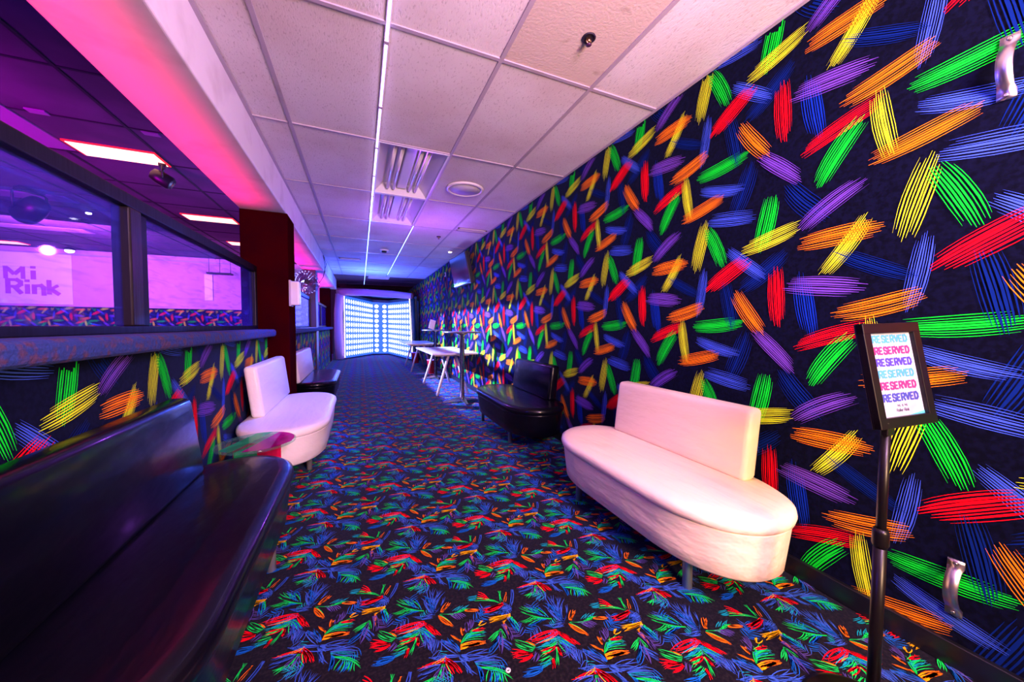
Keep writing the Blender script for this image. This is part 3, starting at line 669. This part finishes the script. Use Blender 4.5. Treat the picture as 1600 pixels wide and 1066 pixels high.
# high round tables
steel = node_mat('polished_steel', (.62, .58, .55), .25, 1); top_dark = node_mat('grey_laminate', (.10, .09, .12), .3)
t = thing('high_table', 'near chrome high table with round top and cross foot', 'high table', (1.47, 5.44, 0), 0, 'round high tables')
MB().lathe([(.30, 1.085), (.30, 1.105), (.295, 1.11)], n=40).build('tabletop', top_dark, t)
MB().lathe([(.038, .05), (.038, 1.05), (.09, 1.07), (.09, 1.085)], n=24).build('pole', steel, t)
b = MB()
for k in range(4):
    a = PI/2*k; c, s = math.cos(a), math.sin(a)
    b.loft([[(c*.02-s*.035, s*.02+c*.035, .02), (c*.02+s*.035, s*.02-c*.035, .02), (c*.02+s*.035, s*.02-c*.035, .075), (c*.02-s*.035, s*.02+c*.035, .075)],
            [(c*.30-s*.02, s*.30+c*.02, .0), (c*.30+s*.02, s*.30-c*.02, .0), (c*.30+s*.02, s*.30-c*.02, .02), (c*.30-s*.02, s*.30+c*.02, .02)]], smooth=False)
b.build('foot', steel, t)
t2 = copy_tree(t); t2.location = (1.57, 8.12, 0); t2['label'] = 'far chrome high table with a white card on top, between the desks'
o = MB().box(-.065, .065, -.004, .004, 0, .21).build('menu_card', desk_top); o.location = (1.47, 8.09, 1.127); o.rotation_euler = (-.12, .28, .2)
tag(o, 'white card standing tilted on the far high table', 'card')
red_bin = node_mat('red_plastic', (.75, .01, .03), .5)
for x, y, lab in [(1.66, 9.0, 'red bin under the white desks, nearer one'), (1.62, 11.7, 'red bin far behind the last desk')]:
    t = thing('bin', lab, 'bin', (x, y, 0))
    MB().lathe([(.10, 0), (.13, .33), (.135, .34), (.125, .34), (.095, .02)], n=20).build('body', red_bin, t)
    MB().lathe([(.137, .33), (.137, .345), (.128, .345)], n=20).build('rim', pink_wall, t)

# wall television
t = thing('television', 'black flat television tilted down high on the patterned wall', 'television', (1.86, 6.70, 2.26))
b = MB().box(-.035, .035, -.50, .50, -.29, .29, .006).build('case', black_metal, t)
screen = node_mat('dark_screen', (.01, .01, .02), .12)
s = MB().box(-.040, -.034, -.48, .48, -.265, .275).build('screen', screen, t)
MB().box(.03, .10, -.10, .10, -.12, .12).build('bracket', black_metal, t)
t.rotation_euler = (0, -.20, .05); t.location = (1.79, 6.70, 2.26)
t = thing('wall_camera', 'small pale device on the patterned wall beyond the television', 'camera', (XR-.005, 8.6, 2.44))
MB().box(-.03, 0, -.05, .05, -.05, .05, .01).build('body', white_plastic, t)
MB().lathe([(.025, -.06), (.03, -.03)], n=16, axis='x').build('lens', black_metal, t)

# wall fan and soap dispenser
t = thing('wall_fan', 'round caged wall fan on the dark column under the beam', 'fan', (-1.02, 8.35, 2.06))
fan_m = node_mat('fan_metal', (.10, .06, .16), .45, .4)
b = MB()
for r in (.24, .19, .13): b.tube([(r*math.cos(a*PI/16), -.06+(0.24-r)*-.25, r*math.sin(a*PI/16)) for a in range(33)], .006, 6, cap=False)
for k in range(24):
    a = 2*PI*k/24; b.tube([(.05*math.cos(a), -.11, .05*math.sin(a)), (.15*math.cos(a), -.10, .15*math.sin(a)), (.24*math.cos(a), -.05, .24*math.sin(a)), (.21*math.cos(a), .03, .21*math.sin(a)), (.08*math.cos(a), .05, .08*math.sin(a))], .003, 4)
b.build('cage', fan_m, t)
for k in range(4):
    a = PI/2*k+.4; c, s = math.cos(a), math.sin(a)
    MB().quad((c*.03-s*.02, -.04, s*.03+c*.02), (c*.20-s*.07, -.06, s*.20+c*.07), (c*.21+s*.05, -.02, s*.21-c*.05), (c*.03+s*.02, -.02, s*.03-c*.02)).build('blade', fan_m, t)
MB().lathe([(.05, -.12), (.055, -.08), (.07, .05), (.06, .14)], n=20, axis='y').build('motor', black_metal, t)
MB().tube([(0, .13, 0), (0, .30, -.02), (-.0, .55, -.05)], .02, 10).build('arm', black_metal, t)
t.rotation_euler = (-.1, 0, .35)
t = thing('soap_dispenser', 'white plastic dispenser box on the side of the red column', 'dispenser', (-.715, 4.60, 1.54))
MB().box(0, .10, -.055, .065, -.13, .135, .018).build('cover', white_plastic, t)
MB().box(0, .02, -.065, .075, -.14, .145, .004).build('backplate', panel_frame, t)

# reserved sign on a stand
t = thing('sign_stand', 'black framed RESERVED sign on a black pole beside the white bench', 'sign', (1.46, .53, 0))
ya, ti, ro = math.radians(98.5), math.radians(-9.8), math.radians(2.0)
rr = Vector((math.sin(ya), math.cos(ya), 0)); nn = Vector((-math.cos(ya), math.sin(ya), 0)); uu = Vector((0, 0, 1))*math.cos(ti)-nn*math.sin(ti)
R_ = rr*math.cos(ro)+uu*math.sin(ro); U_ = -rr*math.sin(ro)+uu*math.cos(ro); N_ = R_.cross(U_)   # N_ points to the viewer
w, h = .242, .303; C0 = Vector((0, -.012, 1.058))
def plate(b, x0, x1, y0, y1, z0, z1):
    c = [C0+R_*x+U_*y+N_*z for x in (x0, x1) for y in (y0, y1) for z in (z0, z1)]
    vs = [b.bm.verts.new(p) for p in c]
    for f in [(0, 1, 3, 2), (4, 6, 7, 5), (0, 4, 5, 1), (2, 3, 7, 6), (0, 2, 6, 4), (1, 5, 7, 3)]: b.bm.faces.new([vs[i] for i in f])
fb = .030
sign_black = node_mat('sign_frame_black', (.004, .0025, .0025), .35, spec=.25)
b = MB(); plate(b, -w/2, -w/2+fb, -h/2, h/2, -.006, .012); plate(b, w/2-fb, w/2, -h/2, h/2, -.006, .012); plate(b, -w/2, w/2, -h/2, -h/2+fb, -.006, .0125); plate(b, -w/2, w/2, h/2-fb, h/2, -.006, .0125); plate(b, -w/2, w/2, -h/2, h/2, -.010, -.006)
shade_flat_bevel(b.build('sign_frame', sign_black, t), .002)
paper = node_mat('sign_paper', (.30, .33, .42), .6, spec=.1, noise=(9, (.34, .22, .33), .56, .75))
b = MB(); plate(b, -w/2+fb, w/2-fb, -h/2+fb, h/2-fb, -.004, .001); paper_o = b.build('poster', paper, t)
cols = [(.03, .20, .40), (.50, .01, .10), (.03, .02, .25), (.03, .20, .32), (.50, .01, .10), (.02, .03, .20)]
lx0 = -w/2+fb; pw = w-2*fb; ph = h-2*fb
for k, c in enumerate(cols):
    m = node_mat('poster_ink', c, .6)
    yk = h/2-fb-ph*(.115+.142*k)
    gw = pw*.80/9.45
    block_text('lettering', 'RESERVED', lx0+pw*.115, yk, gw, ph*.092, gw*.46, lambda x, y, z: C0+R_*x+U_*y+N_*(.0012+z), m, paper_o)
ink_b = node_mat('small_print_ink', (.03, .02, .05), .6)
sp3 = lambda x, y, z: C0+R_*x+U_*y+N_*(.0012+z)
block_text('lettering', 'Mi A Mi', lx0+pw*.40, -h/2+fb+ph*.105, pw*.038, ph*.034, pw*.010, sp3, ink_b, paper_o)
block_text('lettering', 'Roller Rink', lx0+pw*.36, -h/2+fb+ph*.050, pw*.032, ph*.038, pw*.011, sp3, ink_b, paper_o)
blue_ink = node_mat('poster_blue_corner', (.05, .38, .6), .6)
b = MB(); c = [C0+R_*x+U_*y+N_*.0014 for x, y in ((w/2-fb, -h/2+fb), (w/2-fb, -h/2+fb+.008), (w/2-fb-.07, -h/2+fb))]; b.bm.faces.new([b.bm.verts.new(p) for p in c]); b.build('corner_mark', blue_ink, paper_o)
pt = C0-U_*(h/2)-R_*.075
MB().tube([(pt.x, pt.y+.004, .50), (pt.x, pt.y+.004, pt.z+.01)], .0115, 16).build('upper_pole', sign_black, t)
MB().tube([(pt.x, pt.y+.004, .012), (pt.x, pt.y+.004, .60)], .015, 16).build('lower_pole', sign_black, t)
MB().lathe([(.0152, .555), (.019, .565), (.019, .60), (.0152, .612)], (pt.x, pt.y+.004, 0), 20).build('collar', sign_black, t)
MB().lathe([(.165, 0), (.165, .008), (.15, .016), (.03, .022)], (pt.x, pt.y+.004, 0), 48).build('base', sign_black, t)
MB().box(-.02, .02, -.012, .004, -.02, .02, .003).build('bracket', sign_black, t).location = (pt.x, pt.y+.004, pt.z)

# pull handles on the patterned wall
handle_m = node_mat('lilac_steel', (.62, .55, .66), .3, 1)
def handle(loc, s, lab):
    t = thing('pull_handle', lab, 'handle', loc)
    rings = []
    for k in range(17):
        u = k/16; z = (u-.5)*.20*s; e = math.sin(PI*min(1, max(0, (u-.12)/.76)))
        x = -.004-.040*s*e**.8; wd = (.017 if 3 <= k <= 13 else .020)*s
        rings.append([(x-.004, -wd, z), (x-.004, wd, z), (x+.002, wd, z), (x+.002, -wd, z)])
    MB().loft(rings).build('grip', handle_m, t, True)
    for z in (-.088*s, .088*s):
        MB().lathe([(.007*s, -.012), (.004*s, -.015)], (0, 0, z), 12, axis='x').build('screw', steel, t)
handle((XR-.003, .455, 2.03), 1.0, 'upper metal pull handle at the top right of the patterned wall')
handle((XR-.003, .502, .283), 1.0, 'lower metal pull handle near the baseboard at the right')
# washer on the carpet
o = MB().lathe([(.009, .003), (.009, .006), (.0035, .006), (.0035, .003)], (.457, 1.086, .001), 24).build('metal_washer', white_plastic); tag(o, 'tiny pale ring washer lying on the carpet in the foreground', 'washer')

# ---------------------------------------------------------------- glowing inflatable booth
skin = node_mat('lilac_inflatable_fabric', (.45, .34, .70), .45, bump=(9, .5, .03))
skin_d = node_mat('teal_inflatable_fabric', (.01, .05, .09), .5, bump=(9, .5, .03))
led_back = node_mat('blue_led_backing', (.02, .05, .6), .4, emit=(.02, .09, 1.0), estr=2.0)
bead = node_mat('white_led_bead', (1, 1, 1), .4, emit=(.60, .64, 1.0), estr=2.6)
edge_led = node_mat('pink_edge_led', (1, 1, 1), .4, emit=(1.0, .62, .78), estr=5)
t = thing('led_booth', 'inflatable booth glowing blue-white with rows of LED beads at the end of the hall', 'light booth', (0, 13.7, 0))
P = [(-.48, -.05), (.46, 1.75), (1.06, 1.65), (1.60, -1.22)]           # plan of the concave lit walls
ZT = [2.22, 2.14, 2.12, 2.05]
for i in range(3):
    (xa, ya_), (xb, yb_) = P[i], P[i+1]
    b = MB(); d = Vector((xb-xa, yb_-ya_, 0)); n_ = Vector((d.y, -d.x, 0)).normalized()     # towards the hall
    if n_.y > 0: n_ = -n_
    q = [Vector((xa, ya_, .06)), Vector((xb, yb_, .06)), Vector((xb, yb_, ZT[i+1])), Vector((xa, ya_, ZT[i]))]
    b.quad(*q); b.quad(*[p-n_*.25 for p in q][::-1], mat=1)
    for a_, c_ in ((0, 1), (1, 2), (2, 3), (3, 0)): b.quad(q[a_], q[a_]-n_*.25, q[c_]-n_*.25, q[c_], mat=1)
    wall_o = b.build('lit_wall', [led_back, skin_d], t)
    nr = 10; nc = [13, 2, 11][i]; bb = MB()
    for r_ in range(nr):
        for c_ in range(nc):
            u = (c_+.5)/nc; v = (r_+.5)/nr
            zt = ZT[i]+(ZT[i+1]-ZT[i])*u
            p = q[0].lerp(q[1], u); p.z = .10+(zt-.16)*v; p = p+n_*.015
            ru = d.length/nc*(.33 if i != 1 else .27); rz_ = (zt-.16)/nr*.38
            dn = d.normalized(); vs = []
            for k in range(8):
                a = 2*PI*k/8; vs.append(bb.bm.verts.new(p+dn*math.cos(a)*ru+Vector((0, 0, math.sin(a)*rz_))))
            tip = bb.bm.verts.new(p+n_*.03)
            for k in range(8): bb.bm.faces.new((vs[k], vs[(k+1) % 8], tip))
    bo = bb.build('led_bead', bead, wall_o); bo['kind'] = 'stuff'
MB().tube([(-.66, -.02, .02), (-.69, -.02, .8), (-.69, -.02, 1.6), (-.64, -.02, 2.28)], [.15, .15, .14, .14], 16).build('left_post', skin, t)
MB().tube([(1.68, -1.30, .02), (1.66, -1.28, 1.0), (1.62, -1.26, 2.10)], [.09, .09, .09], 16).build('right_post', skin_d, t)
MB().tube([(-.70, -.03, 2.36), (.3, -.5, 2.33), (1.0, -.92, 2.27), (1.62, -1.26, 2.20)], [.13, .12, .12, .10], 16).build('top_tube', skin, t)
b = MB()
for i in range(3):
    (xa, ya_), (xb, yb_) = P[i], P[i+1]
    b.quad((xa, ya_, ZT[i]), (xb, yb_, ZT[i+1]), (xb, yb_+.0, ZT[i+1]+.1), (xa, ya_, ZT[i]+.1))
b.quad((-.6, 0, 2.40), (1.62, -1.2, 2.26), (1.70, 2.2, 2.26), (-.6, 2.2, 2.40)); b.build('roof', skin_d, t)
MB().box(-.86, -.80, -.05, 2.2, .02, 1.0, .02).build('side_skirt', skin_d, t)
MB().box(1.70, 1.80, -1.2, 2.2, .02, 2.2, .03).build('side_skirt', skin_d, t)
b = MB()
def dots(a, c, n):
    a, c = Vector(a), Vector(c)
    for k in range(n):
        p = a.lerp(c, k/(n-1)); b.box(p.x-.016, p.x+.016, p.y-.01, p.y+.01, p.z-.016, p.z+.016)
dots((-.50, -.16, .10), (-.50, -.20, 2.18), 40); dots((1.60, -1.42, .12), (1.52, -1.40, 2.08), 38)
e_ = b.build('edge_led', edge_led, t); e_['kind'] = 'stuff'
